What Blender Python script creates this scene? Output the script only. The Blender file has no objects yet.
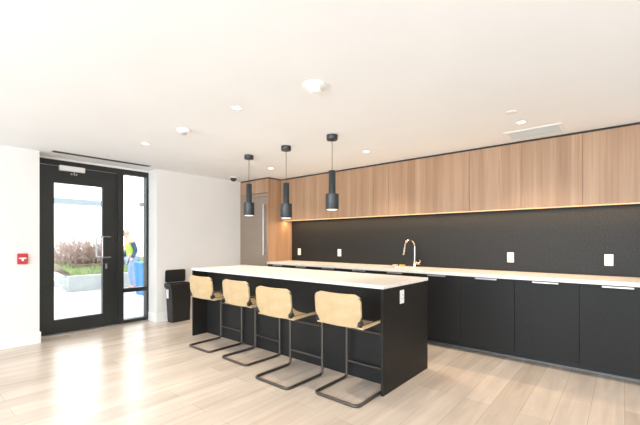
import bpy, bmesh, math, random
from mathutils import Vector, Matrix, noise
R = math.radians
scn = bpy.context.scene
col = scn.collection
random.seed(4)

# ------------------------------------------------------------------ camera
cd = bpy.data.cameras.new('camera')
cam = bpy.data.objects.new('camera', cd); col.objects.link(cam)
cam.location = (0, 0, 1.285)
cam.rotation_euler = (R(90), 0, R(40.36))
cd.sensor_width = 36; cd.lens = 358.6 / 640 * 36
cd.shift_y = (240.8 - 212.5) / 640
cd.clip_start = 0.05; cd.clip_end = 200
scn.camera = cam

# ------------------------------------------------------------------ world, exposure
w = bpy.data.worlds.new('world'); scn.world = w; w.use_nodes = True
bg = w.node_tree.nodes['Background']
bg.inputs[0].default_value = (0.93, 0.97, 1.0, 1); bg.inputs[1].default_value = 5.0
vs = scn.view_settings
vs.view_transform = 'Standard'; vs.look = 'None'; vs.gamma = 1; vs.use_curve_mapping = False
vs.exposure = -0.05

def area(name, loc, rot, sx, sy, power, color):
    l = bpy.data.lights.new(name, 'AREA'); l.shape = 'RECTANGLE'; l.size = sx; l.size_y = sy
    l.energy = power; l.color = color
    o = bpy.data.objects.new(name, l); col.objects.link(o); o.location = loc; o.rotation_euler = rot
    return o
# added area lights boosting daylight at unseen windows behind and right of the camera
for i, x in enumerate((-3.6, -1.0, 1.6)):
    area('window_fill_light', (x, -3.93, 1.25), (R(-90), 0, R(180)), 2.2, 2.1, 80, (0.82, 0.92, 1.0))
area('window_fill_light', (2.93, -0.6, 1.25), (R(90), 0, R(90)), 4.0, 2.1, 8, (0.82, 0.92, 1.0))

H = 2.413
XW, XD = -5.6, -5.93          # inner wall face, door plane
YK = 4.8455                   # kitchen wall
YU, YC = 4.5524, 4.2128       # upper fronts, worktop front

# ------------------------------------------------------------------ materials
def mat(name, color=(0.8, 0.8, 0.8), rough=0.5, metal=0.0, spec=0.5, emit=None, estr=0.0):
    m = bpy.data.materials.new(name); m.use_nodes = True
    b = m.node_tree.nodes['Principled BSDF']
    b.inputs['Base Color'].default_value = (*color, 1)
    b.inputs['Roughness'].default_value = rough
    b.inputs['Metallic'].default_value = metal
    b.inputs['Specular IOR Level'].default_value = spec
    if emit:
        b.inputs['Emission Color'].default_value = (*emit, 1); b.inputs['Emission Strength'].default_value = estr
    return m

def noisy(name, c1, c2, scale=(5, 5, 5), nscale=1.0, rough=0.5, bump=0.0, detail=4, metal=0.0, spec=0.5, lo=0.3, hi=0.7):
    m = mat(name, c1, rough, metal, spec); nt = m.node_tree; N = nt.nodes; L = nt.links
    b = N['Principled BSDF']
    tc = N.new('ShaderNodeTexCoord'); mp = N.new('ShaderNodeMapping'); mp.inputs['Scale'].default_value = scale
    nz = N.new('ShaderNodeTexNoise'); nz.inputs['Scale'].default_value = nscale; nz.inputs['Detail'].default_value = detail
    cr = N.new('ShaderNodeValToRGB'); cr.color_ramp.elements[0].position = lo; cr.color_ramp.elements[1].position = hi
    cr.color_ramp.elements[0].color = (*c1, 1); cr.color_ramp.elements[1].color = (*c2, 1)
    L.new(tc.outputs['Object'], mp.inputs[0]); L.new(mp.outputs[0], nz.inputs['Vector'])
    L.new(nz.outputs['Fac'], cr.inputs[0]); L.new(cr.outputs[0], b.inputs['Base Color'])
    if bump:
        bp = N.new('ShaderNodeBump'); bp.inputs['Strength'].default_value = bump; bp.inputs['Distance'].default_value = 0.003
        L.new(nz.outputs['Fac'], bp.inputs['Height']); L.new(bp.outputs[0], b.inputs['Normal'])
    return m

def wood_mat(name, dark, light, mid):
    m = mat(name, mid, 0.45); nt = m.node_tree; N = nt.nodes; L = nt.links; b = N['Principled BSDF']
    tc = N.new('ShaderNodeTexCoord')
    mp = N.new('ShaderNodeMapping'); mp.inputs['Scale'].default_value = (9, 9, 0.22)
    n1 = N.new('ShaderNodeTexNoise'); n1.inputs['Scale'].default_value = 1.0; n1.inputs['Detail'].default_value = 3
    n1.inputs['Distortion'].default_value = 0.5
    c1 = N.new('ShaderNodeValToRGB'); e = c1.color_ramp.elements
    e[0].position = 0.33; e[0].color = (*dark, 1); e[1].position = 0.66; e[1].color = (*light, 1)
    x = c1.color_ramp.elements.new(0.5); x.color = (*mid, 1)
    mp2 = N.new('ShaderNodeMapping'); mp2.inputs['Scale'].default_value = (70, 70, 1.6)
    n2 = N.new('ShaderNodeTexNoise'); n2.inputs['Scale'].default_value = 1.0; n2.inputs['Detail'].default_value = 4
    mr = N.new('ShaderNodeMapRange'); mr.inputs['From Min'].default_value = 0.3; mr.inputs['From Max'].default_value = 0.7
    mr.inputs['To Min'].default_value = 0.84; mr.inputs['To Max'].default_value = 1.08
    mx = N.new('ShaderNodeVectorMath'); mx.operation = 'SCALE'
    L.new(tc.outputs['Object'], mp.inputs[0]); L.new(mp.outputs[0], n1.inputs['Vector']); L.new(n1.outputs['Fac'], c1.inputs[0])
    L.new(tc.outputs['Object'], mp2.inputs[0]); L.new(mp2.outputs[0], n2.inputs['Vector']); L.new(n2.outputs['Fac'], mr.inputs[0])
    L.new(c1.outputs[0], mx.inputs[0]); L.new(mr.outputs[0], mx.inputs['Scale']); L.new(mx.outputs[0], b.inputs['Base Color'])
    return m

def floor_mat():
    m = mat('oak_planks', (0.6, 0.5, 0.4), 0.27); nt = m.node_tree; N = nt.nodes; L = nt.links; b = N['Principled BSDF']
    b.inputs['Specular IOR Level'].default_value = 0.5
    tc = N.new('ShaderNodeTexCoord'); mp = N.new('ShaderNodeMapping'); mp.inputs['Rotation'].default_value = (0, 0, R(90))
    br = N.new('ShaderNodeTexBrick'); br.offset = 0.37; br.offset_frequency = 2
    br.inputs['Scale'].default_value = 1; br.inputs['Brick Width'].default_value = 1.5; br.inputs['Row Height'].default_value = 0.2
    br.inputs['Mortar Size'].default_value = 0.0018; br.inputs['Mortar Smooth'].default_value = 0.3; br.inputs['Bias'].default_value = 0
    br.inputs['Color1'].default_value = (0.58, 0.485, 0.40, 1); br.inputs['Color2'].default_value = (0.69, 0.595, 0.505, 1)
    br.inputs['Mortar'].default_value = (0.46, 0.36, 0.28, 1)
    mp2 = N.new('ShaderNodeMapping'); mp2.inputs['Scale'].default_value = (11, 0.9, 1)
    n2 = N.new('ShaderNodeTexNoise'); n2.inputs['Scale'].default_value = 1.0; n2.inputs['Detail'].default_value = 6; n2.inputs['Distortion'].default_value = 0.8
    mr = N.new('ShaderNodeMapRange'); mr.inputs['From Min'].default_value = 0.3; mr.inputs['From Max'].default_value = 0.7
    mr.inputs['To Min'].default_value = 0.87; mr.inputs['To Max'].default_value = 1.09
    mp3 = N.new('ShaderNodeMapping'); mp3.inputs['Scale'].default_value = (2.5, 1.0, 1)
    n3 = N.new('ShaderNodeTexNoise'); n3.inputs['Scale'].default_value = 1.6; n3.inputs['Detail'].default_value = 3
    mr3 = N.new('ShaderNodeMapRange'); mr3.inputs['From Min'].default_value = 0.3; mr3.inputs['From Max'].default_value = 0.7
    mr3.inputs['To Min'].default_value = 0.93; mr3.inputs['To Max'].default_value = 1.06
    mu = N.new('ShaderNodeMath'); mu.operation = 'MULTIPLY'
    sc = N.new('ShaderNodeVectorMath'); sc.operation = 'SCALE'
    L.new(tc.outputs['Object'], mp.inputs[0]); L.new(mp.outputs[0], br.inputs['Vector'])
    L.new(tc.outputs['Object'], mp2.inputs[0]); L.new(mp2.outputs[0], n2.inputs['Vector']); L.new(n2.outputs['Fac'], mr.inputs[0])
    L.new(tc.outputs['Object'], mp3.inputs[0]); L.new(mp3.outputs[0], n3.inputs['Vector']); L.new(n3.outputs['Fac'], mr3.inputs[0])
    L.new(mr.outputs[0], mu.inputs[0]); L.new(mr3.outputs[0], mu.inputs[1])
    L.new(br.outputs['Color'], sc.inputs[0]); L.new(mu.outputs[0], sc.inputs['Scale']); L.new(sc.outputs[0], b.inputs['Base Color'])
    bp = N.new('ShaderNodeBump'); bp.inputs['Strength'].default_value = 0.12; bp.inputs['Distance'].default_value = 0.002
    L.new(n2.outputs['Fac'], bp.inputs['Height']); L.new(bp.outputs[0], b.inputs['Normal'])
    return m

def paver_mat():
    m = mat('pale_pavers', (0.5, 0.5, 0.5), 0.85); nt = m.node_tree; N = nt.nodes; L = nt.links; b = N['Principled BSDF']
    tc = N.new('ShaderNodeTexCoord')
    br = N.new('ShaderNodeTexBrick'); br.offset = 0.5
    br.inputs['Scale'].default_value = 1; br.inputs['Brick Width'].default_value = 0.9; br.inputs['Row Height'].default_value = 0.6
    br.inputs['Mortar Size'].default_value = 0.012
    br.inputs['Color1'].default_value = (0.44, 0.44, 0.44, 1); br.inputs['Color2'].default_value = (0.40, 0.40, 0.40, 1)
    br.inputs['Mortar'].default_value = (0.33, 0.33, 0.33, 1)
    L.new(tc.outputs['Object'], br.inputs['Vector']); L.new(br.outputs['Color'], b.inputs['Base Color'])
    return m

def glass_mat():
    m = bpy.data.materials.new('window_glass'); m.use_nodes = True; nt = m.node_tree; N = nt.nodes; L = nt.links
    for n in list(N): N.remove(n)
    o = N.new('ShaderNodeOutputMaterial'); t = N.new('ShaderNodeBsdfTransparent'); t.inputs[0].default_value = (0.97, 0.985, 0.98, 1)
    g = N.new('ShaderNodeBsdfGlossy'); g.inputs['Roughness'].default_value = 0.02; f = N.new('ShaderNodeFresnel'); f.inputs[0].default_value = 1.45
    mx = N.new('ShaderNodeMixShader')
    L.new(f.outputs[0], mx.inputs[0]); L.new(t.outputs[0], mx.inputs[1]); L.new(g.outputs[0], mx.inputs[2]); L.new(mx.outputs[0], o.inputs[0])
    return m

M = dict(
    wall=noisy('wall_paint', (0.79, 0.775, 0.755), (0.81, 0.795, 0.775), (3, 3, 3), rough=0.85),
    ceil=noisy('ceiling_paint', (0.85, 0.865, 0.88), (0.87, 0.885, 0.90), (2, 2, 2), rough=0.9),
    trim=mat('trim_paint', (0.84, 0.84, 0.83), 0.45),
    floor=floor_mat(), paver=paver_mat(), glass=glass_mat(),
    wood=wood_mat('oak_veneer', (0.36, 0.215, 0.125), (0.48, 0.315, 0.20), (0.42, 0.26, 0.16)),
    black=noisy('black_laminate', (0.012, 0.0125, 0.013), (0.017, 0.0178, 0.0185), (40, 40, 40), rough=0.5, spec=0.25),
    island=noisy('charcoal_laminate', (0.013, 0.012, 0.011), (0.019, 0.017, 0.015), (60, 60, 8), rough=0.5, spec=0.25),
    splash=noisy('dark_stone_panel', (0.009, 0.010, 0.011), (0.025, 0.026, 0.027), (60, 60, 60), spec=0.28, rough=0.45, detail=6),
    quartz=noisy('white_quartz', (0.80, 0.77, 0.73), (0.86, 0.83, 0.79), (20, 20, 20), rough=0.25, detail=6),
    trimgrey=mat('trim_grey_metal', (0.22, 0.22, 0.23), 0.5, 0.5),
    dark=mat('black_and_gap_shade', (0.02, 0.02, 0.02), 0.6),  # black of real parts, also the shade put into the ceiling gaps
    frame=mat('door_frame_black', (0.018, 0.02, 0.02), 0.35),
    steel=mat('brushed_steel', (0.46, 0.46, 0.46), 0.34, 1.0),
    alu=mat('aluminium', (0.50, 0.49, 0.48), 0.4, 1.0),
    copper=mat('warm_polished_metal', (0.80, 0.66, 0.56), 0.15, 1.0),
    fridge=noisy('taupe_steel', (0.33, 0.27, 0.22), (0.37, 0.305, 0.25), (2, 2, 80), rough=0.42, metal=0.35),
    gun=mat('gunmetal_tube', (0.10, 0.09, 0.08), 0.38, 0.7),
    pend=noisy('pendant_slate', (0.022, 0.028, 0.033), (0.03, 0.037, 0.042), (30, 30, 30), rough=0.3),
    pend_in=mat('pendant_inner_white', (0.85, 0.85, 0.83), 0.5),
    cane=noisy('tan_sling', (0.46, 0.33, 0.175), (0.56, 0.42, 0.245), (9, 9, 14), rough=0.55, detail=5, lo=0.25, hi=0.75),
    white=mat('white_plastic', (0.85, 0.85, 0.83), 0.4),
    slot=mat('slot_grey', (0.45, 0.45, 0.45), 0.6),
    red=mat('red_plastic', (0.55, 0.03, 0.04), 0.4),
    plastic=noisy('black_plastic', (0.014, 0.014, 0.013), (0.02, 0.02, 0.019), (50, 50, 50), rough=0.45),
    lens=mat('downlight_lens', (1, 1, 1), 0.5, emit=(1.0, 0.93, 0.82), estr=6),
    led=mat('led_strip', (1, 0.8, 0.5), 0.5, emit=(1.0, 0.62, 0.28), estr=0.9),
    bulb=mat('pendant_bulb', (1, 1, 1), 0.5, emit=(1.0, 0.9, 0.78), estr=0.8),
    louvre=mat('louvre_grey', (0.55, 0.60, 0.63), 0.5),
    conc=noisy('planter_concrete', (0.30, 0.31, 0.31), (0.36, 0.37, 0.37), (3, 3, 3), rough=0.9),
    soil=noisy('planter_soil', (0.10, 0.08, 0.06), (0.17, 0.13, 0.10), (6, 6, 6), rough=0.95),
    grass=noisy('grass_blades', (0.22, 0.30, 0.11), (0.34, 0.41, 0.20), (3, 3, 3), rough=0.8),
    twig=noisy('bush_twigs', (0.28, 0.19, 0.16), (0.44, 0.32, 0.27), (4, 4, 4), rough=0.9),
    twig2=noisy('bush_leaves', (0.34, 0.24, 0.20), (0.50, 0.38, 0.32), (4, 4, 4), rough=0.9),
    bwall=mat('distant_render', (0.75, 0.75, 0.74), 0.9),
    fascia=mat('distant_fascia', (0.20, 0.235, 0.26), 0.7),
    blue=noisy('blue_plastic', (0.02, 0.13, 0.34), (0.05, 0.20, 0.42), (9, 9, 2), rough=0.6),
    vest=mat('hi_vis_yellow', (0.34, 0.62, 0.05), 0.8),
    jeans=noisy('pale_denim', (0.17, 0.24, 0.36), (0.24, 0.31, 0.44), (8, 8, 8), rough=0.9),
    navy=mat('navy_sleeve', (0.03, 0.05, 0.09), 0.85),
    skin=mat('skin', (0.50, 0.30, 0.23), 0.6),
    cap=mat('tan_cap', (0.33, 0.25, 0.18), 0.9),
    shoe=mat('pink_shoe', (0.50, 0.05, 0.17), 0.7),
    yellow=mat('yellow_sponge', (0.85, 0.45, 0.02), 0.9),
    beige=mat('beige_cloth', (0.70, 0.58, 0.42), 0.9),
    sink=mat('sink_steel', (0.6, 0.6, 0.6), 0.35, 0.8),
)

# ------------------------------------------------------------------ mesh helpers
def bx(bm, x0, x1, y0, y1, z0, z1, bevel=0.0, seg=2):
    r = bmesh.ops.create_cube(bm, size=1)
    for v in r['verts']:
        v.co = Vector(((x0 + x1) / 2 + v.co.x * (x1 - x0), (y0 + y1) / 2 + v.co.y * (y1 - y0), (z0 + z1) / 2 + v.co.z * (z1 - z0)))
    if bevel > 0:
        es = list({e for v in r['verts'] for e in v.link_edges})
        bmesh.ops.bevel(bm, geom=es, offset=bevel, segments=seg, affect='EDGES', profile=0.5)
    return bm

def box(*a, **k): return bx(bmesh.new(), *a, **k)

def lathe(bm, prof, cx=0, cy=0, n=32, axis='Z', cap=True):
    rings = []
    for r, z in prof:
        ring = []
        for i in range(n):
            t = 2 * math.pi * i / n; c, s = math.cos(t) * r, math.sin(t) * r
            p = {'Z': (cx + c, cy + s, z), 'X': (z, cx + c, cy + s), 'Y': (cx + c, z, cy + s)}[axis]
            ring.append(bm.verts.new(p))
        rings.append(ring)
    for a, b in zip(rings, rings[1:]):
        for i in range(n):
            bm.faces.new((a[i], a[(i + 1) % n], b[(i + 1) % n], b[i]))
    if cap:
        bm.faces.new(list(reversed(rings[0]))); bm.faces.new(rings[-1])
    return bm

def smooth_path(pts, rad, seg=6):
    """round the corners of a polyline"""
    out = [Vector(pts[0])]
    for a, b, c in zip(pts, pts[1:], pts[2:]):
        a, b, c = Vector(a), Vector(b), Vector(c)
        d1, d2 = (a - b), (c - b); r = min(rad, d1.length * 0.49, d2.length * 0.49)
        p, q_ = b + d1.normalized() * r, b + d2.normalized() * r
        for i in range(seg + 1):
            t = i / seg; out.append((1 - t) ** 2 * p + 2 * t * (1 - t) * b + t * t * q_)
    out.append(Vector(pts[-1])); return out

def tube(bm, pts, r, n=10, closed=False):
    pts = [Vector(p) for p in pts]; rings = []; N = len(pts); up = None
    for i, p in enumerate(pts):
        if closed: d = pts[(i + 1) % N] - pts[i - 1]
        else: d = pts[min(i + 1, N - 1)] - pts[max(i - 1, 0)]
        d.normalize()
        if up is None: up = Vector((0, 0, 1)) if abs(d.z) < 0.9 else Vector((1, 0, 0))
        s = d.cross(up).normalized(); up = s.cross(d).normalized()
        rr = r[i] if isinstance(r, (list, tuple)) else r
        rings.append([bm.verts.new(p + (s * math.cos(2 * math.pi * k / n) + up * math.sin(2 * math.pi * k / n)) * rr) for k in range(n)])
    for j in range(N if closed else N - 1):
        a, b = rings[j], rings[(j + 1) % N]
        for i in range(n): bm.faces.new((a[i], a[(i + 1) % n], b[(i + 1) % n], b[i]))
    if not closed:
        bm.faces.new(list(reversed(rings[0]))); bm.faces.new(rings[-1])
    return bm

def obj(name, bm, m, parent=None, smooth=False, at=(0, 0, 0)):
    bmesh.ops.recalc_face_normals(bm, faces=bm.faces)
    me = bpy.data.meshes.new(name); 
    for v in bm.verts: v.co -= Vector(at)
    bm.to_mesh(me); bm.free()
    me.materials.append(M[m] if isinstance(m, str) else m)
    if smooth:
        for p in me.polygons: p.use_smooth = True
        try: me.set_sharp_from_angle(angle=R(40))
        except Exception: pass
    o = bpy.data.objects.new(name, me); col.objects.link(o); o.location = at
    if parent: o.parent = parent
    return o

def struct(name, bm, m, smooth=False, parent=None):
    o = obj(name, bm, m, parent, smooth)
    if not parent: o['kind'] = 'structure'
    return o

def tag(o, label, cat, group=None):
    o['label'] = label; o['category'] = cat
    if group: o['group'] = group
    return o

def thing(name, label, cat, loc=(0, 0, 0), rz=0, group=None):
    o = bpy.data.objects.new(name, None); col.objects.link(o); o.empty_display_size = 0.1
    o.location = loc; o.rotation_euler = (0, 0, rz)
    return tag(o, label, cat, group)

# ================================================================== SETTING
XR, YB = 3.0, -4.0       # right wall, rear wall
struct('floor', box(XD - 0.05, XR, YB, YK, -0.1, 0), 'floor')
struct('ceiling', box(XW - 0.45, XR + 0.1, YB - 0.1, YK + 0.1, H, H + 0.15), 'ceil')
struct('wall_kitchen', box(XW - 0.4, XR + 0.1, YK, YK + 0.15, -0.1, H), 'wall')
Y0, Y1 = 1.15, 2.63      # door recess
bm = bmesh.new()
bx(bm, XW - 0.4, XW, YB - 0.1, Y0, -0.1, H)
bx(bm, XW - 0.4, XW, Y1, YK, -0.1, H)
bx(bm, XW - 0.4, XD + 0.06, Y0, Y1, 2.386, H)
struct('wall_left', bm, 'wall')
bm = bmesh.new()
bx(bm, XW, XW + 0.014, YB, Y0, 0, 0.14, bevel=0.004)
bx(bm, XW, XW + 0.014, Y1, YK - 0.62, 0, 0.14, bevel=0.004)
bx(bm, XD + 0.06, XW + 0.014, Y1 - 0.014, Y1, 0, 0.14, bevel=0.004)
bx(bm, XD + 0.06, XW + 0.014, Y0, Y0 + 0.014, 0, 0.14, bevel=0.004)
struct('baseboard_left', bm, 'trim')
# unseen rear and right walls; window openings assumed, to let daylight in
def wall_with_windows(name, spans, z0, z1, lo, hi, axis):
    bm = bmesh.new()
    def seg(a, b, c, d):
        if axis == 'Y': bx(bm, a, b, YB - 0.12, YB, c, d)
        else: bx(bm, XR, XR + 0.12, a, b, c, d)
    cur = lo
    for a, b in spans:
        seg(cur, a, -0.1, H); seg(a, b, -0.1, z0); seg(a, b, z1, H); cur = b
    seg(cur, hi, -0.1, H)
    struct(name, bm, 'wall')
wall_with_windows('wall_back', [(-4.7, -2.5), (-2.1, 0.1), (0.5, 2.7)], 0.2, 2.3, XW - 0.4, XR, 'Y')
wall_with_windows('wall_right', [(-2.6, 1.4)], 0.2, 2.3, YB - 0.12, YK, 'X')
n = 1
for a, b in [(-4.7, -2.5), (-2.1, 0.1), (0.5, 2.7)]:
    bm = bmesh.new()
    for c in (a, (a + b) / 2 - 0.02, b - 0.04): bx(bm, c, c + 0.04, YB - 0.08, YB - 0.03, 0.2, 2.3)
    bx(bm, a, b, YB - 0.08, YB - 0.03, 0.2, 0.24); bx(bm, a, b, YB - 0.08, YB - 0.03, 2.26, 2.3)
    struct('window_%d' % n, bm, 'frame'); n += 1
bm = bmesh.new()
for c in (-2.6, -1.3, 0.04, 1.36): bx(bm, XR + 0.03, XR + 0.08, c, c + 0.04, 0.2, 2.3)
bx(bm, XR + 0.03, XR + 0.08, -2.6, 1.4, 0.2, 0.24); bx(bm, XR + 0.03, XR + 0.08, -2.6, 1.4, 2.26, 2.3)
struct('window_4', bm, 'frame')

# ---------------- the glazed entrance door and its sidelight
dr = thing('door_1', 'black framed glass entrance door', 'door', (XD, Y0, 0)); dr['kind'] = 'structure'
del dr['label']; del dr['category']
AT = (XD, Y0, 0)
def dpart(name, bm, m, parent=dr, smooth=False):
    # geometry given in world space, moved into the door's frame
    o = obj(name, bm, m, None, smooth)
    for v in o.data.vertices: v.co -= Vector(AT)
    o.parent = parent
    return o
FX0, FX1 = XD - 0.06, XD + 0.05
bm = bmesh.new()
bx(bm, FX0, FX1, Y0, Y0 + 0.055, 0, 2.386)
bx(bm, FX0, FX1, Y0 + 0.055, Y1, 2.312, 2.386)
bx(bm, FX0, FX1, 2.165, 2.251, 0, 2.312)
bx(bm, FX0, FX1, 2.595, Y1, 0, 2.312)
bx(bm, FX0, FX1, 2.251, 2.595, 0, 0.062)
bx(bm, FX0 + 0.01, FX1 - 0.01, 2.251, 2.595, 0.484, 0.548)
dpart('door_frame', bm, 'frame')
bm = bmesh.new()
LX0, LX1 = XD - 0.035, XD + 0.03
LY0, LY1 = Y0 + 0.06, 2.16
bx(bm, LX0, LX1, LY0, 1.371, 0.02, 2.305); bx(bm, LX0, LX1, 1.966, LY1, 0.02, 2.305)
bx(bm, LX0, LX1, 1.371, 1.966, 0.02, 0.205); bx(bm, LX0, LX1, 1.371, 1.966, 2.08, 2.305)
leaf = dpart('door_leaf', bm, 'frame')
dpart('glass_pane', box(XD - 0.008, XD + 0.008, 1.371, 1.966, 0.205, 2.08), 'glass', leaf)
dpart('sidelight_pane', box(XD - 0.008, XD + 0.008, 2.251, 2.595, 0.548, 2.312), 'glass')
dpart('sidelight_pane', box(XD - 0.008, XD + 0.008, 2.251, 2.595, 0.062, 0.484), 'glass')
dpart('threshold', box(XD - 0.07, XD + 0.065, Y0, Y1, 0.0, 0.014, bevel=0.003), 'alu')
bm = bmesh.new()
for s, yh in ((1, 2.07), (-1, 2.07)):
    x0 = LX1 if s > 0 else LX0
    tube(bm, smooth_path([(x0, yh, 1.04), (x0 + s * 0.085, yh - 0.135, 1.04), (x0 + s * 0.085, yh - 0.135, 1.345), (x0, yh, 1.345)], 0.02), 0.0125)
dpart('door_handle', bm, 'steel', leaf, True)
bm = box(LX1, LX1 + 0.006, 2.0, 2.025, 0.87, 0.945, bevel=0.002); bx(bm, LX1, LX1 + 0.012, 2.006, 2.019, 0.915, 0.935)
dpart('door_lock', bm, 'steel', leaf)
bm = box(LX1, LX1 + 0.055, 1.42, 1.725, 2.248, 2.318, bevel=0.006)
dpart('door_closer', bm, 'white', leaf)
bm = bmesh.new(); tube(bm, [(LX1 + 0.02, 1.60, 2.20), (LX1 + 0.02, 1.60, 2.248)], 0.007)
for dy in (-0.03, 0.03): lathe(bm, [(0.0, LX1), (0.011, LX1), (0.011, LX1 + 0.02), (0.0, LX1 + 0.022)], 1.60 + dy, 2.215, 12, 'X', cap=False)
dpart('closer_fitting', bm, 'alu', leaf)
bm = lathe(bmesh.new(), [(0.0, XD + 0.009), (0.04, XD + 0.009), (0.04, XD + 0.02), (0.03, XD + 0.026), (0.0, XD + 0.026)], 2.53, 1.865, 24, 'X', cap=False)
dpart('sidelight_disc', bm, 'slot', dr, True)

# ================================================================== KITCHEN RUN
XT = -4.809; P = 0.5625; XS = -0.33 - 8 * P + 0.0   # left start of the modules = -4.83
xs = [XT] + [-0.33 - P * k for k in range(7, -1, -1)] + [-0.33 + P, -0.33 + 2 * P]
FACE = 4.235
for i, (a, b) in enumerate(zip(xs, xs[1:])):
    if i > 8: break
    t = thing('base_cabinet', 'black base cabinet under the long worktop, %s' % (
        ['first one beside the wood fridge tower', 'second one from the fridge tower', 'third one from the fridge tower', 'just left of the sink',
         'below the sink and tap', 'first one right of the sink cabinet', 'one left of the leftmost clear vertical seam',
         'between the two clear vertical seams', 'rightmost, cut by the picture edge'][i]), 'cabinet', (a, FACE, 0.105), 0, 'black base cabinets along the wall')
    A = (a, FACE, 0.105); W_ = b - a
    def cp(nm, bm, m, par=None):
        return obj(nm, bm, m, par or t)
    top = 0.7725
    bm = bmesh.new()
    if i in (4,):
        bx(bm, 0.0, 0.016, 0.022, 0.60, 0, top); bx(bm, W_ - 0.016, W_, 0.022, 0.60, 0, top); bx(bm, 0.016, W_ - 0.016, 0.022, 0.60, 0, 0.016)
    else:
        bx(bm, 0.0, W_, 0.022, 0.60, 0, top)
    cp('body', bm, 'dark')
    d = cp('door', box(0.0015, W_ - 0.0015, 0, 0.02, 0.0, top - 0.004, bevel=0.0012), 'black')
    c = W_ / 2
    bm = box(c - 0.112, c + 0.112, -0.030, 0.004, top - 0.009, top - 0.006); bx(bm, c - 0.112, c + 0.112, -0.030, -0.0275, top - 0.022, top - 0.006)
    cp('finger_pull', bm, 'alu', d)
xe = xs[9]
# toe kick
t = tag(obj('toe_kick', box(XT + 0.002, xe, 4.397, 4.412, 0.0, 0.10), 'dark'), 'long black recessed toe kick under the base cabinets', 'toe kick')
obj('floor_trim', box(XT + 0.002, xe, 4.389, 4.397, 0.0, 0.014), 'trimgrey', t)
# worktop with sink cut-out (open frame of four slabs in one mesh)
SX0, SX1, SY0, SY1 = -2.54, -2.06, 4.31, 4.66
bm = bmesh.new()
bx(bm, XT + 0.002, SX0, YC, YK - 0.002, 0.8775, 0.915); bx(bm, SX1, xe + 0.02, YC, YK - 0.002, 0.8775, 0.915)
bx(bm, SX0, SX1, YC, SY0, 0.8775, 0.915); bx(bm, SX0, SX1, SY1, YK - 0.002, 0.8775, 0.915)
tag(obj('worktop', bm, 'quartz'), 'long pale stone worktop along the dark backsplash wall', 'worktop')
bm = bmesh.new()
tw = 0.006; d0 = 0.70
bx(bm, SX0 - tw, SX0, SY0, SY1, d0, 0.8765); bx(bm, SX1, SX1 + tw, SY0, SY1, d0, 0.8765)
bx(bm, SX0 - tw, SX1 + tw, SY0 - tw, SY0, d0, 0.8765); bx(bm, SX0 - tw, SX1 + tw, SY1, SY1 + tw, d0, 0.8765)
bx(bm, SX0 - tw, SX1 + tw, SY0 - tw, SY1 + tw, d0 - tw, d0)
s = tag(obj('sink', bm, 'sink'), 'undermounted steel sink set into the long worktop below the tap', 'sink')
obj('drain', lathe(bmesh.new(), [(0.045, d0), (0.045, d0 + 0.004), (0.02, d0 + 0.002)], (SX0 + SX1) / 2, (SY0 + SY1) / 2, 24), 'steel', s, True)
# faucet
FXx, FYy = -2.265, 4.735
t = thing('faucet', 'tall arched warm-metal tap standing behind the sink', 'tap', (FXx, FYy, 0.915))
obj('base', lathe(bmesh.new(), [(0.027, 0), (0.027, 0.006), (0.021, 0.012), (0.021, 0.085), (0.016, 0.095)]), 'copper', t, True)
dirv = Vector((-0.34, -0.94, 0)).normalized()
pts = [Vector((0, 0, 0.09)), Vector((0, 0, 0.29))]
rad = 0.092
for k in range(1, 13):
    a = math.pi * k / 13 * 1.06
    pts.append(dirv * (rad - rad * math.cos(a)) + Vector((0, 0, 0.29 + rad * math.sin(a))))
end = pts[-1] + (pts[-1] - pts[-2]).normalized() * 0.05; pts.append(end)
obj('spout', tube(bmesh.new(), pts, 0.0115, 14), 'copper', t, True)
tip = end + (pts[-1] - pts[-2]).normalized() * 0.075
obj('spray_head', tube(bmesh.new(), [end, end.lerp(tip, 0.1), tip], [0.0125, 0.0155, 0.0145], 16), 'copper', t, True)
bm = tube(bmesh.new(), [(0.015, 0, 0.052), (0.085, -0.008, 0.052)], 0.018, 16)
tube(bm, [(0.078, -0.008, 0.055), (0.095, -0.03, 0.10)], 0.006, 10)
obj('lever', bm, 'copper', t, True)
bm = box(-2.505, -2.425, 4.72, 4.765, 0.915, 0.938, bevel=0.005)
tag(obj('sponge', bm, 'yellow'), 'yellow sponge lying on the worktop left of the tap', 'sponge')
bm = lathe(bmesh.new(), [(0.02, 0.915), (0.035, 0.917), (0.04, 0.935), (0.036, 0.935), (0.03, 0.921)], -2.575, 4.74, 20)
tag(obj('soap_dish', bm, 'beige', smooth=True), 'small beige dish beside the yellow sponge', 'dish')
# backsplash
for a, b, lb in ((XT + 0.002, -1.945, 'left'), (-1.943, xe + 0.02, 'right')):
    tag(obj('backsplash_panel', box(a, b, YK - 0.012, YK - 0.001, 0.916, 1.655), 'splash'),
        'dark speckled backsplash slab, %s' % ('left one of the two, from the fridge tower to the tap' if lb == 'left' else 'right one of the two, reaching the picture edge'), 'backsplash', 'dark backsplash slabs')
YS = YK - 0.012
def outlet(x, y, z, face, label, group=None):
    t = thing('power_outlet', label, 'outlet', (x, y, z), 0 if face == 'Y' else R(90), group)
    obj('plate', box(-0.037, 0.037, -0.006, 0, -0.06, 0.06, bevel=0.003), 'white', t)
    bm = box(-0.017, 0.017, -0.0085, -0.004, -0.036, 0.036, bevel=0.002)
    rc = obj('receptacle', bm, 'white', t)
    for dz in (-0.02, 0.014):
        for dx in (-0.008, 0.005): obj('slot', box(dx, dx + 0.003, -0.0092, -0.008, dz, dz + 0.008), 'dark', rc)
for x, lb in ((-4.61, 'nearest the wood fridge tower'), (-3.675, 'second from the fridge tower'), (-1.06, 'first one right of the tap'), (-0.127, 'rightmost, near the picture edge')):
    outlet(x, YS, 1.083, 'Y', 'white power outlet on the dark backsplash, ' + lb, 'backsplash power outlets')
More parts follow.
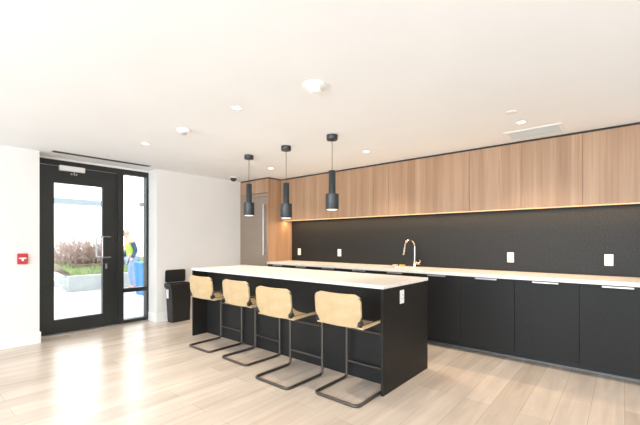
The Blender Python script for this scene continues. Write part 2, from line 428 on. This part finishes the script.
# uppers
for i, (a, b) in enumerate(zip(xs, xs[1:])):
    if i > 8: break
    t = thing('wall_cabinet', 'oak wall cabinet under the ceiling, %s' % (
        ['leftmost, touching the fridge tower', 'second from the fridge tower, behind the middle lamp', 'third from the fridge tower, right of the nearest lamp', 'fourth from the fridge tower',
         'fifth from the fridge tower, above the tap', 'sixth from the fridge tower', 'seventh from the fridge tower, left of the ceiling grille',
         'eighth from the fridge tower, behind the ceiling grille', 'rightmost, at the picture edge'][i]), 'cabinet', (a, YU, 1.6564), 0, 'oak wall cabinets in a row')
    W_ = b - a; hh = 2.389 - 1.6564
    obj('body', box(0, W_, 0.021, YK - YU - 0.001, 0.0, hh), 'wood', t)
    bm = box(0.0012, W_ - 0.0012, 0, 0.02, -0.006, hh, bevel=0.0008)
    for v in bm.verts: v.co += Vector((a + i * 3.1, 0, 0))       # shift so that every door has its own figure
    d = obj('door', bm, 'wood', None, at=(0, 0, 0)); d.parent = t; d.location = (-(a + i * 3.1), 0, 0)
    d.parent = t
tag(obj('gap_shade_strip', box(XT + 0.002, xe, YU + 0.012, YK - 0.001, 2.3895, H - 0.001), 'dark'), 'thin dark shadow strip between wall cabinets and ceiling', 'filler strip')  # dark strip standing in for the shade in the gap below the ceiling
tag(obj('light_strip', box(XT + 0.01, xe - 0.02, 4.60, 4.64, 1.6455, 1.6562), 'led'), 'warm glowing light strip under the oak wall cabinets', 'light strip')
area('under_cabinet_light', ((XT + xe) / 2, 4.66, 1.64), (0, 0, 0), xe - XT - 0.05, 0.04, 30, (1.0, 0.66, 0.34))

# fridge tower
YT = 4.2365
t = thing('fridge_tower', 'oak surround built around the tall fridge at the left end of the kitchen', 'cabinet', (XT, YT, 0))
obj('side_panel', box(-0.022, 0, 0, YK - YT - 0.001, 0, 2.389), 'wood', t)
obj('side_panel', box(XW - XT + 0.001, XW - XT + 0.019, 0, YK - YT - 0.001, 0, 2.389), 'wood', t)
o = obj('top_door', box(XW - XT + 0.02, -0.023, 0, 0.02, 2.145, 2.389), 'wood', t)
obj('top_body', box(XW - XT + 0.02, -0.023, 0.021, YK - YT - 0.001, 2.15, 2.389), 'wood', t)
obj('shade_filler', box(XW - XT + 0.001, 0, 0.010, YK - YT - 0.001, 2.3895, H - 0.001), 'dark', t)  # shade of the gap above the tower, made as a dark block
t = thing('refrigerator', 'tall taupe steel fridge with a long vertical handle set in the oak tower', 'fridge', (XW, YT, 0))
fw = XT - XW
obj('body', box(0.022, fw - 0.026, 0.03, 0.58, 0.02, 2.13), 'dark', t)
obj('toe_grille', box(0.022, fw - 0.026, 0.02, 0.029, 0.01, 0.09), 'dark', t)
d = obj('door', box(0.022, fw - 0.03, 0.0, 0.028, 0.72, 2.068, bevel=0.004), 'fridge', t)
hb = tube(bmesh.new(), [(fw - 0.062, -0.055, 1.03), (fw - 0.062, -0.055, 1.93)], 0.014, 12)
for z in (1.08, 1.88): tube(hb, [(fw - 0.062, -0.055, z), (fw - 0.062, 0.0, z)], 0.009, 10)
obj('handle', hb, 'steel', d, True)
d = obj('freezer_drawer', box(0.022, fw - 0.03, 0.0, 0.028, 0.10, 0.712, bevel=0.004), 'fridge', t)
hb = tube(bmesh.new(), [(0.10, -0.05, 0.64), (fw - 0.11, -0.05, 0.64)], 0.012, 12)
for x in (0.16, fw - 0.17): tube(hb, [(x, -0.05, 0.64), (x, 0, 0.64)], 0.008, 10)
obj('handle', hb, 'steel', d, True)
obj('top_grille', box(0.022, fw - 0.03, 0.004, 0.028, 2.074, 2.138, bevel=0.003), 'fridge', t)

# ================================================================== ISLAND
IX0, IX1, IY0, IY1 = -4.477, -1.5155, 2.586, 3.46
t = thing('kitchen_island', 'long charcoal kitchen island base standing in the room with stools along it', 'kitchen island', ((IX0 + IX1) / 2, (IY0 + IY1) / 2, 0))
cx, cy = (IX0 + IX1) / 2, (IY0 + IY1) / 2
def ip(nm, x0, x1, y0, y1, z0, z1, m='island', bev=0.0015):
    return obj(nm, box(x0 - cx, x1 - cx, y0 - cy, y1 - cy, z0, z1, bevel=bev), m, t)
ip('side_panel', IX0, IX0 + 0.025, IY0, IY1, 0, 0.8845)
ip('side_panel', IX1 - 0.025, IX1, IY0, IY1, 0, 0.8845)
ip('knee_panel', IX0 + 0.026, IX1 - 0.026, 2.8, 2.82, 0.0, 0.8845, 'black')
ip('body', IX0 + 0.026, IX1 - 0.026, 2.822, IY1 - 0.024, 0.09, 0.8845, 'dark')
w4 = (IX1 - IX0 - 0.052) / 5
for k in range(5):
    ip('door', IX0 + 0.027 + k * w4, IX0 + 0.025 + (k + 1) * w4, IY1 - 0.022, IY1 - 0.002, 0.10, 0.87)
ip('toe_kick', IX0 + 0.026, IX1 - 0.026, 3.36, 3.37, 0, 0.088, 'dark')
tag(obj('island_worktop', box(IX0 - 0.004, IX1 + 0.004, IY0 - 0.004, IY1 + 0.004, 0.885, 0.915, bevel=0.002), 'quartz'),
    'white stone slab lying on top of the island', 'worktop')
outlet(IX1 + 0.0005, 2.907, 0.787, 'X', 'white power outlet on the end panel of the island')

# ================================================================== STOOLS
def sling(prof, halfw, thick, bulge):
    """closed sheet: prof = list of (y, z, half width factor); returns bm"""
    bm = bmesh.new(); n = 12; F, B = [], []
    for j, (y, z, hw, *tk) in enumerate(prof):
        if tk: thick, bulge = tk
        p = Vector((0, y, z)); q = Vector((0, *prof[min(j + 1, len(prof) - 1)][:2])) - Vector((0, *prof[max(j - 1, 0)][:2]))
        nrm = Vector((0, -q.z, q.y)).normalized()
        f, b = [], []
        for i in range(n + 1):
            s = -1 + 2 * i / n
            off = nrm * (bulge * (1 - abs(s) ** (3 if tk else 2)))
            base = Vector((s * hw, y, z)) + off
            th = thick * ((0.2 + 0.8 * s ** 6) if tk else (0.55 + 0.45 * s ** 4)) if abs(s) < 0.98 else thick * 0.55
            f.append(bm.verts.new(base + nrm * th / 2)); b.append(bm.verts.new(base - nrm * th / 2))
        F.append(f); B.append(b)
    m = len(F)
    for j in range(m - 1):
        for i in range(n):
            bm.faces.new((F[j][i], F[j][i + 1], F[j + 1][i + 1], F[j + 1][i])); bm.faces.new((B[j][i + 1], B[j][i], B[j + 1][i], B[j + 1][i + 1]))
        bm.faces.new((F[j][0], F[j + 1][0], B[j + 1][0], B[j][0])); bm.faces.new((F[j + 1][n], F[j][n], B[j][n], B[j + 1][n]))
    for i in range(n):
        bm.faces.new((F[0][i + 1], F[0][i], B[0][i], B[0][i + 1])); bm.faces.new((F[m - 1][i], F[m - 1][i + 1], B[m - 1][i + 1], B[m - 1][i]))
    return bm

SEATB = 0.04
def make_stool(label, loc, rz):
    # local frame: x across, +y towards the island; origin on the floor below the middle of the frame
    t = thing('bar_stool', label, 'stool', loc, rz, 'bar stools along the island')
    hw = 0.216; yf, yb = 0.235, -0.235; r = 0.013; zs = 0.615
    pts = smooth_path([(hw, yb + 0.03, 0.84), (hw, yb + 0.055, zs), (hw, yf, zs - 0.005), (hw, yf, r), (hw, yb, r), (-hw, yb, r), (-hw, yf, r),
                       (-hw, yf, zs - 0.005), (-hw, yb + 0.055, zs), (-hw, yb + 0.03, 0.84)], 0.05, 7)
    obj('frame', tube(bmesh.new(), pts, r, 10), 'gun', t, True)
    obj('footrest', tube(bmesh.new(), [(-hw, yf, 0.16), (hw, yf, 0.16)], 0.008, 10), 'gun', t, True)
    obj('stretcher', tube(bmesh.new(), [(-hw, yf, 0.468), (hw, yf, 0.468)], 0.009, 10), 'gun', t, True)
    # seat
    prof = []
    for k in range(9):
        u = k / 8; prof.append((yf - 0.005 - u * (yf - yb - 0.062), zs + 0.002 * math.cos(u * 3.1) - 0.004 * u, hw + 0.012 + 0.004 * u, 0.032 + 0.022 * u, 0.055 - 0.048 * u))
    bm = sling(prof, hw, 0.045, SEATB)
    obj('seat', bm, 'cane', t, True)
    # back: wrapped sheet, outline tapered towards its bottom, rounded top corners
    prof = []
    zt, zb = 0.865, 0.606
    for k in range(17):
        u = k / 16; z = zb + (zt - zb) * u
        h = 0.229
        if z < 0.69: h = 0.229 - 0.048 * ((0.69 - z) / 0.084)
        d = zt - z
        if d < 0.055: h = 0.229 - 0.055 * (1 - math.sqrt(max(0.0, 1 - ((0.055 - d) / 0.055) ** 2)))
        y = yb + 0.048 - 0.022 * (u ** 0.9)
        prof.append((y, z, h))
    bm = sling(prof, hw, 0.032, 0.02)
    obj('backrest', bm, 'cane', t, True)
    for s in (-1, 1):
        bm = lathe(bmesh.new(), [(0.008, s * 0.0), (0.026, s * 0.002), (0.028, s * 0.016), (0.024, s * 0.026), (0.010, s * 0.028)], 0, 0, 18, 'X')
        for v in bm.verts: v.co += Vector((s * (hw - 0.016), yb + 0.052, 0.636))
        obj('end_cap', bm, 'dark', t, True)
    return t
for x, y, lb, rz in ((-3.838, 2.53, 'farthest from the camera, nearest the black bin', 1.0),
                 (-3.155, 2.53, 'second from the black bin end', -1.0),
                 (-2.42, 2.395, 'third from the black bin end, pulled out a little further', 0.0),
                 (-1.776, 2.505, 'nearest the camera, beside the island end with the outlet', 0.5)):
    make_stool('tan sling cantilever bar stool, ' + lb, (x, y, 0), R(rz))

# ================================================================== PENDANTS
def pendant(x, y, zb, lb):
    t = thing('pendant_lamp', 'dark cylinder pendant lamp above the island, ' + lb, 'lamp', (x, y, H), 0, 'pendant lamps over the island')
    obj('canopy', lathe(bmesh.new(), [(0.056, -0.053), (0.06, -0.048), (0.06, -0.001)], n=32), 'pend', t, True)
    zt = zb + 0.415 - H
    obj('cord', tube(bmesh.new(), [(0, 0, zt + 0.0), (0, 0, -0.05)], 0.003, 8), 'dark', t, True)
    z0 = zb - H; zm = z0 + 0.168
    bm = lathe(bmesh.new(), [(0.066, z0 + 0.004), (0.07, z0), (0.071, z0 + 0.002), (0.071, zm - 0.003), (0.068, zm), (0.040, zm), (0.0375, zm + 0.002), (0.0375, zt - 0.003), (0.035, zt), (0.004, zt), (0.0, zt)], cap=False)
    obj('lamp_shade', bm, 'pend', t, True)
    b = obj('bulb', lathe(bmesh.new(), [(0.0, z0 - 0.008), (0.035, z0 - 0.007), (0.055, z0 - 0.003), (0.064, z0 + 0.005), (0.065, z0 + 0.03), (0.0, z0 + 0.03)], cap=False), 'bulb', t, True)
    l = bpy.data.lights.new('pendant_light', 'SPOT'); l.energy = 9; l.spot_size = R(95); l.spot_blend = 0.7; l.color = (1, 0.86, 0.68); l.shadow_soft_size = 0.05
    o = bpy.data.objects.new('pendant_light', l); col.objects.link(o); o.location = (x, y, zb - 0.03)
pendant(-3.78, 3.0, 1.62, 'leftmost of the three, in front of the fridge')
pendant(-3.08, 3.0, 1.557, 'middle one, hanging lowest')
pendant(-2.38, 3.0, 1.618, 'rightmost of the three, nearest the camera')

# ================================================================== CEILING FITTINGS
dl = []
for x, y, lb in ((-2.51, 1.865, 'right of the small smoke detector'), (-4.235, 1.86, 'nearest the glass door'),
                 (-4.2, 3.76, 'in front of the fridge tower'), (-2.487, 3.83, 'above the aisle near the tap'), (-0.75, 3.84, 'beside the ceiling grille')):
    t = thing('downlight', 'small round recessed ceiling downlight ' + lb, 'downlight', (x, y, H), 0, 'recessed ceiling downlights')
    bm = lathe(bmesh.new(), [(0.034, -0.002), (0.050, -0.004), (0.054, -0.002), (0.054, -0.0003), (0.034, -0.0003), (0.034, -0.002)], cap=False)
    obj('trim_ring', bm, 'white', t, True)
    obj('lens', lathe(bmesh.new(), [(0.033, -0.0025), (0.033, -0.0005)]), 'lens', t)
    l = bpy.data.lights.new('downlight_beam', 'SPOT'); l.energy = 85; l.spot_size = R(120); l.spot_blend = 0.9; l.color = (1, 0.87, 0.72); l.shadow_soft_size = 0.05
    o = bpy.data.objects.new('downlight_beam', l); col.objects.link(o); o.location = (x, y, H - 0.02)
bm = lathe(bmesh.new(), [(0.068, -0.0005), (0.068, -0.014), (0.058, -0.026), (0.036, -0.036), (0.0, -0.038)], n=32, cap=False)
t = thing('smoke_detector', 'small round white smoke detector on the ceiling left of centre', 'smoke detector', (-3.405, 1.877, H))
obj('body', bm, 'white', t, True)
obj('sensor_vent', lathe(bmesh.new(), [(0.026, -0.050), (0.026, -0.034)]), 'slot', t, True)
t = thing('ceiling_alarm', 'large round white ceiling alarm with a pointed centre near the top of the picture', 'alarm', (-1.71, 1.95, H))
obj('base', lathe(bmesh.new(), [(0.085, -0.0005), (0.085, -0.018), (0.072, -0.026), (0.0, -0.026)], n=36, cap=False), 'white', t, True)
bm = lathe(bmesh.new(), [(0.050, -0.026), (0.046, -0.040), (0.024, -0.052), (0.0, -0.056)], n=24, cap=False)
obj('dome', bm, 'white', t, True)
bm = bmesh.new()
for k in range(6):
    a = k * math.pi / 3; tube(bm, [(0.052 * math.cos(a), 0.052 * math.sin(a), -0.024), (0.05 * math.cos(a), 0.05 * math.sin(a), -0.038), (0.018 * math.cos(a), 0.018 * math.sin(a), -0.058)], 0.003, 6)
obj('cage', bm, 'trim', t)
for x, y, lb in ((-0.756, 3.48, 'beside the downlight near the grille'), (-5.22, 1.82, 'near the slot vent by the glass door'), (-4.262, 3.44, 'near the leftmost lamp canopy')):
    bm = lathe(bmesh.new(), [(0.044, H - 0.0005), (0.044, H - 0.003), (0.040, H - 0.006), (0.0, H - 0.007)], x, y, 28, cap=False)
    tag(obj('sprinkler_cover', bm, 'white', smooth=True), 'flat round white sprinkler cover on the ceiling ' + lb, 'sprinkler cover', 'ceiling sprinkler covers')
t = thing('security_camera', 'small black dome security camera on white base in the ceiling corner by the fridge', 'security camera', (-5.27, 3.84, H))
obj('base', lathe(bmesh.new(), [(0.06, -0.0005), (0.062, -0.012), (0.056, -0.022), (0.0, -0.022)], n=28, cap=False), 'white', t, True)
obj('dome', lathe(bmesh.new(), [(0.054, -0.022)] + [(0.054 * math.cos(a), -0.030 - 0.05 * math.sin(a)) for a in [k * math.pi / 16 for k in range(0, 8)]] + [(0.0, -0.082)], n=28, cap=False), 'plastic', t, True)
# linear slot diffuser
t = thing('slot_diffuser', 'long dark linear air slot in the ceiling above the glass door', 'air vent', (-5.475, 1.86, H))
obj('slot', box(-0.05, 0.05, -0.60, 0.60, -0.003, -0.0006), 'dark', t)
bm = bmesh.new()
bx(bm, -0.055, -0.05, -0.61, 0.61, -0.004, -0.0004); bx(bm, 0.05, 0.055, -0.61, 0.61, -0.004, -0.0004)
bx(bm, -0.05, 0.05, -0.61, -0.60, -0.004, -0.0004); bx(bm, -0.05, 0.05, 0.60, 0.61, -0.004, -0.0004)
obj('frame', bm, 'slot', t)
# ceiling grille
t = thing('ceiling_grille', 'rectangular white framed air grille in the ceiling above the right wall cabinets', 'air vent', (-0.715, 4.26, H))
bm = bmesh.new(); a, b, f = 0.255, 0.16, 0.028
bx(bm, -a, a, -b, -b + f, -0.008, -0.0005); bx(bm, -a, a, b - f, b, -0.008, -0.0005); bx(bm, -a, -a + f, -b + f, b - f, -0.008, -0.0005); bx(bm, a - f, a, -b + f, b - f, -0.008, -0.0005)
obj('frame', bm, 'white', t)
obj('backing', box(-a + f, a - f, -b + f, b - f, -0.002, -0.0005), 'slot', t)
bm = bmesh.new()
for k in range(13):
    y = -b + f + 0.006 + k * 0.0205
    r_ = bmesh.ops.create_cube(bm, size=1)
    for v in r_['verts']:
        c = v.co.copy(); c.x *= 2 * (a - f); c.y *= 0.016; c.z *= 0.0012
        c = Matrix.Rotation(R(-25), 3, 'X') @ c; v.co = c + Vector((0, y + 0.004, -0.0055))
obj('louvres', bm, 'louvre', t)

# ================================================================== FIRE PULL, BIN
t = thing('fire_alarm_pull', 'red fire alarm pull station with a white T handle on the left wall', 'fire alarm', (XW, 0.98, 1.065))
obj('housing', box(0, 0.035, -0.049, 0.049, -0.065, 0.065, bevel=0.005), 'red', t)
bm = box(0.035, 0.045, -0.034, 0.034, 0.0, 0.016, bevel=0.002); bx(bm, 0.035, 0.044, -0.011, 0.011, -0.024, 0.002, bevel=0.002)
obj('handle', bm, 'white', t)

t = thing('waste_bin', 'slim black plastic waste bin with its lid open against the wall', 'bin', (XW + 0.03, 2.915, 0))
def loft(bm, rings, cap=(True, True)):
    vs_ = [[bm.verts.new(p) for p in r] for r in rings]; n = len(vs_[0])
    for a, b in zip(vs_, vs_[1:]):
        for i in range(n): bm.faces.new((a[i], a[(i + 1) % n], b[(i + 1) % n], b[i]))
    if cap[0]: bm.faces.new(list(reversed(vs_[0])))
    if cap[1]: bm.faces.new(vs_[-1])
    return bm
def rr(x0, x1, y0, y1, z, r, n=4):
    out = []
    for cx_, cy_, a0 in ((x1 - r, y1 - r, 0), (x0 + r, y1 - r, 90), (x0 + r, y0 + r, 180), (x1 - r, y0 + r, 270)):
        for k in range(n + 1):
            a = R(a0 + 90 * k / n); out.append((cx_ + r * math.cos(a), cy_ + r * math.sin(a), z))
    return out
bm = loft(bmesh.new(), [rr(0.02, 0.175, -0.14, 0.17, 0.0, 0.02), rr(0.012, 0.19, -0.17, 0.185, 0.55, 0.022), rr(0.012, 0.19, -0.17, 0.185, 0.60, 0.022),
                        rr(0.018, 0.184, -0.164, 0.179, 0.60, 0.02), rr(0.024, 0.165, -0.13, 0.135, 0.05, 0.02)])
obj('body', bm, 'plastic', t)
bm = loft(bmesh.new(), [rr(0.006, 0.2, -0.19, 0.2, 0.545, 0.025), rr(0.004, 0.203, -0.193, 0.204, 0.60, 0.025), rr(0.008, 0.199, -0.189, 0.20, 0.61, 0.025),
                        rr(0.022, 0.186, -0.171, 0.186, 0.61, 0.02), rr(0.022, 0.186, -0.171, 0.186, 0.56, 0.02)], (False, False))
obj('rim', bm, 'plastic', t)
bm = loft(bmesh.new(), [rr(0, 0.2, -0.17, 0.17, -0.012, 0.03), rr(-0.0, 0.2, -0.17, 0.17, 0.0, 0.03), rr(0.006, 0.194, -0.164, 0.164, 0.012, 0.03)])
ld = obj('lid', bm, 'plastic', t); ld.location = (0.005, 0.0, 0.62); ld.rotation_euler = (0, R(-88), 0)
obj('tag', box(0.05, 0.125, -0.176, -0.168, 0.38, 0.52, bevel=0.001), 'white', t)

# ================================================================== OUTSIDE
struct('ground', box(-60, XD - 0.07, -25, 30, -0.16, -0.02), 'paver')
PX = -10.75
t = thing('planter', 'low concrete planter wall outside the glass door', 'planter', (PX, 2.8, -0.02))
bm = bmesh.new()
bx(bm, -0.2, 0, 0, 6.5, 0, 0.40, bevel=0.012); bx(bm, -5.0, -0.2, 0.1, 0.2, 0, 0.28, bevel=0.01)
obj('wall', bm, 'conc', t)
bm = bmesh.new(); nx, ny = 14, 18
g = [[bm.verts.new((-0.21 - 4.6 * i / nx, 0.21 + 6.2 * j / ny, (0.33 if j else 0.27) + (0.05 if j > 1 else 0.02) * min(i, 6) + 0.03 * noise.noise(Vector((i * .7, j * .7, 0))))) for j in range(ny + 1)] for i in range(nx + 1)]
for i in range(nx):
    for j in range(ny): bm.faces.new((g[i][j], g[i + 1][j], g[i + 1][j + 1], g[i][j + 1]))
obj('soil', bm, 'soil', t)
bm = bmesh.new()
for k in range(9000):
    x = PX - 0.22 - random.random() ** 1.2 * 2.2; y = 3.03 + random.random() * 3.5
    if noise.noise(Vector((x * 1.3, y * 1.3, 3))) < -0.22: continue
    z = 0.31 + 0.05 * min((PX - 0.21 - x) / 4.6 * 14, 6) - 0.02; h = random.uniform(0.05, 0.15); a = random.random() * 6.28; lw = 0.012
    dx, dy = math.cos(a) * lw, math.sin(a) * lw; lx, ly = random.uniform(-.04, .04), random.uniform(-.04, .04)
    bm.faces.new([bm.verts.new(p) for p in ((x - dx, y - dy, z), (x + dx, y + dy, z), (x + lx, y + ly, z + h))])
o = obj('grass', bm, 'grass'); o['kind'] = 'stuff'; tag(o, 'patchy green grass growing in the planter outside', 'grass')
# bare brown bushes
def bush(loc, w_, h_, n_, lb, sd):
    rnd = random.Random(sd)
    t = thing('bush', lb, 'bush', loc, 0, 'bushes in the planter')
    bm = bmesh.new(); lf = bmesh.new()
    for k in range(n_):
        a = rnd.random() * 6.28; rr_ = rnd.random() ** 0.5 * w_ * 0.35
        p = Vector((rr_ * math.cos(a), rr_ * math.sin(a), 0)); d = Vector((math.cos(a) * 0.55, math.sin(a) * 0.55, 1)).normalized()
        L_ = h_ * rnd.uniform(0.7, 1.05); pts = [p]
        for s in range(5):
            d = (d + Vector((rnd.uniform(-.22, .22), rnd.uniform(-.22, .22), rnd.uniform(-.05, .1)))).normalized(); p = p + d * L_ / 5; pts.append(p)
            for q_ in range(2):
                e = (d + Vector((rnd.uniform(-.9, .9), rnd.uniform(-.9, .9), rnd.uniform(-.1, .5)))).normalized()
                tube(bm, [p, p + e * 0.11, p + e * 0.20 + Vector((0, 0, 0.03))], [0.005, 0.004, 0.002], 3)
                for u in range(3):
                    c = p + e * rnd.uniform(0.03, 0.2); a1 = Vector((rnd.uniform(-1, 1), rnd.uniform(-1, 1), rnd.uniform(-1, 1))).normalized() * 0.022
                    a2 = a1.cross(Vector((rnd.random(), rnd.random(), rnd.random()))).normalized() * 0.014
                    lf.faces.new([lf.verts.new(c + v) for v in (a1, a2, -a1, -a2)])
        tube(bm, pts, [0.009, 0.008, 0.007, 0.006, 0.005, 0.003], 4)
    obj('branches', bm, 'twig', t); obj('leaves', lf, 'twig2', t)
bush((-12.6, 3.35, 0.5), 0.9, 0.72, 70, 'leftmost brown twiggy bush seen through the glass door', 1)
bush((-12.7, 3.85, 0.5), 1.0, 0.82, 80, 'middle and tallest brown twiggy bush seen through the glass door', 2)
bush((-12.6, 4.45, 0.5), 0.9, 0.72, 70, 'brown twiggy bush seen beside the door pull handle', 3)
bm = box(-12.15, -12.03, 3.2, 4.1, 0.50, 0.60, bevel=0.02)
tag(obj('timber_edging', bm, 'soil'), 'low dark timber lying at the foot of the bushes', 'timber')
# white rail leaning over the planter corner
bm = tube(bmesh.new(), [(-12.2, 3.0 - 0.28, 0.42), (-10.8, 2.70, 0.02)], 0.02, 10)
tag(obj('handrail', bm, 'white', smooth=True), 'thin white rail sloping down beside the planter corner', 'rail')
# distant canopy building
t = thing('building', 'pale overexposed building with a blue-grey roof edge far beyond the door', 'building', (-22, 0, -0.02))
obj('wall', box(-4, -2, -14, 7.2, 0, 5.5), 'bwall', t)
obj('roof_edge', box(0.9, 1.2, -14, 7.0, 3.12, 3.38), 'fascia', t)
for y in (-8, -4, 0): obj('post', box(0.95, 1.1, y, y + 0.15, 0, 3.12), 'bwall', t)
# blue bin outside
t = thing('blue_container', 'blue upright container standing outside the sidelight', 'container', (-8.95, 3.95, -0.02))
bm = loft(bmesh.new(), [rr(-0.2, 0.2, -0.17, 0.22, 0.0, 0.03), rr(-0.24, 0.24, -0.205, 0.25, 0.74, 0.03)]); obj('body', bm, 'blue', t)
bm = loft(bmesh.new(), [rr(-0.26, 0.26, -0.215, 0.27, 0.742, 0.03), rr(-0.26, 0.26, -0.215, 0.27, 0.775, 0.03), rr(-0.2, 0.2, -0.17, 0.2, 0.80, 0.03)]); obj('lid', bm, 'blue', t)

# ---------------- person outside
def skin_mesh(name, verts, edges, radii, m, parent, sub=2):
    me = bpy.data.meshes.new(name); me.from_pydata(verts, edges, []); o = bpy.data.objects.new(name, me); col.objects.link(o)
    o.modifiers.new('skin', 'SKIN'); 
    sv = me.skin_vertices[0].data if me.skin_vertices else None
    if sv is None:
        bpy.context.view_layer.objects.active = o
        bpy.context.view_layer.update()
        sv = me.skin_vertices[0].data
    for i, r in enumerate(radii): sv[i].radius = (r, r) if not isinstance(r, tuple) else r
    sv[0].use_root = True
    s = o.modifiers.new('sub', 'SUBSURF'); s.levels = sub; s.render_levels = sub
    me.materials.append(M[m] if isinstance(m, str) else m); o.parent = parent
    return o
# local frame: facing -y (to the left in the picture); origin between the feet
t = thing('person', 'person in yellow-green high-visibility vest, tan cap and pale jeans walking past outside the sidelight', 'person', (-10.1, 4.07, -0.02))
V = [(0, 0, 0.86), (0, -0.01, 1.02), (0, -0.05, 1.20), (0, -0.07, 1.32), (0, -0.10, 1.39), (0, -0.13, 1.46), (0, -0.14, 1.53),
     (0.15, -0.05, 1.29), (0.19, 0.03, 1.05), (0.19, -0.08, 0.84), (0.19, -0.12, 0.77),
     (-0.15, -0.06, 1.29), (-0.19, -0.02, 1.05), (-0.17, -0.16, 0.88), (-0.17, -0.20, 0.82),
     (0.085, 0.0, 0.80), (0.09, -0.06, 0.47), (0.09, 0.0, 0.10), (0.09, -0.12, 0.04),
     (-0.085, 0.0, 0.80), (-0.09, 0.05, 0.47), (-0.09, 0.20, 0.12), (-0.09, 0.10, 0.05)]
E_ = [(0, 1), (1, 2), (2, 3), (3, 4), (4, 5), (5, 6), (3, 7), (7, 8), (8, 9), (9, 10), (3, 11), (11, 12), (12, 13), (13, 14),
      (0, 15), (15, 16), (16, 17), (17, 18), (0, 19), (19, 20), (20, 21), (21, 22)]
Rd = [0.12, 0.115, 0.125, 0.10, 0.05, 0.085, 0.075, 0.06, 0.045, 0.033, 0.035, 0.06, 0.045, 0.033, 0.035,
      0.09, 0.062, 0.042, 0.035, 0.09, 0.062, 0.042, 0.035]
skin_mesh('body', V, E_, Rd, 'skin', t)
VT = [(0, 0.01, 0.84), (0, 0.0, 1.0), (0, -0.045, 1.18), (0, -0.065, 1.30)]
skin_mesh('vest', VT, [(0, 1), (1, 2), (2, 3)], [(0.15, 0.13), (0.15, 0.13), (0.17, 0.14), (0.13, 0.11)], 'vest', t)
for s, idx in ((1, (7, 8, 9)), (-1, (11, 12, 13))):
    skin_mesh('sleeve', [V[i] for i in idx], [(0, 1), (1, 2)], [0.078, 0.062, 0.046], 'navy', t)
J = [V[0], V[15], V[16], V[17], V[19], V[20], V[21]]
skin_mesh('jeans', J, [(0, 1), (1, 2), (2, 3), (0, 4), (4, 5), (5, 6)], [0.14, 0.115, 0.085, 0.066, 0.115, 0.085, 0.066], 'jeans', t)
for a, b in ((V[17], V[18]), (V[21], V[22])):
    skin_mesh('shoe', [(a[0], a[1] + 0.03, 0.05), (a[0], (a[1] + b[1]) / 2, 0.05), (b[0], b[1] - 0.02, 0.045)], [(0, 1), (1, 2)], [0.048, 0.05, 0.042], 'shoe', t)
bm = lathe(bmesh.new(), [(0.0, 1.60), (0.05, 1.592), (0.085, 1.56), (0.097, 1.51), (0.094, 1.505)], 0, -0.14, 20, cap=False)
bx(bm, -0.07, 0.07, -0.33, -0.20, 1.505, 1.515, bevel=0.003)
obj('cap', bm, 'cap', t, True)
bm = bmesh.new()
for s in (-1, 1):
    r_ = bmesh.ops.create_icosphere(bm, subdivisions=1, radius=0.011)
    for v in r_['verts']: v.co += Vector((s * 0.03, -0.222, 1.485))
obj('eyes', bm, 'dark', t)
bm = bmesh.new(); tube(bm, [(0, -0.215, 1.48), (0, -0.24, 1.45), (0, -0.215, 1.445)], [0.008, 0.014, 0.01], 8)
obj('nose', bm, 'skin', t, True)
obj('mouth', box(-0.025, 0.025, -0.222, -0.208, 1.415, 1.422), 'red', t)
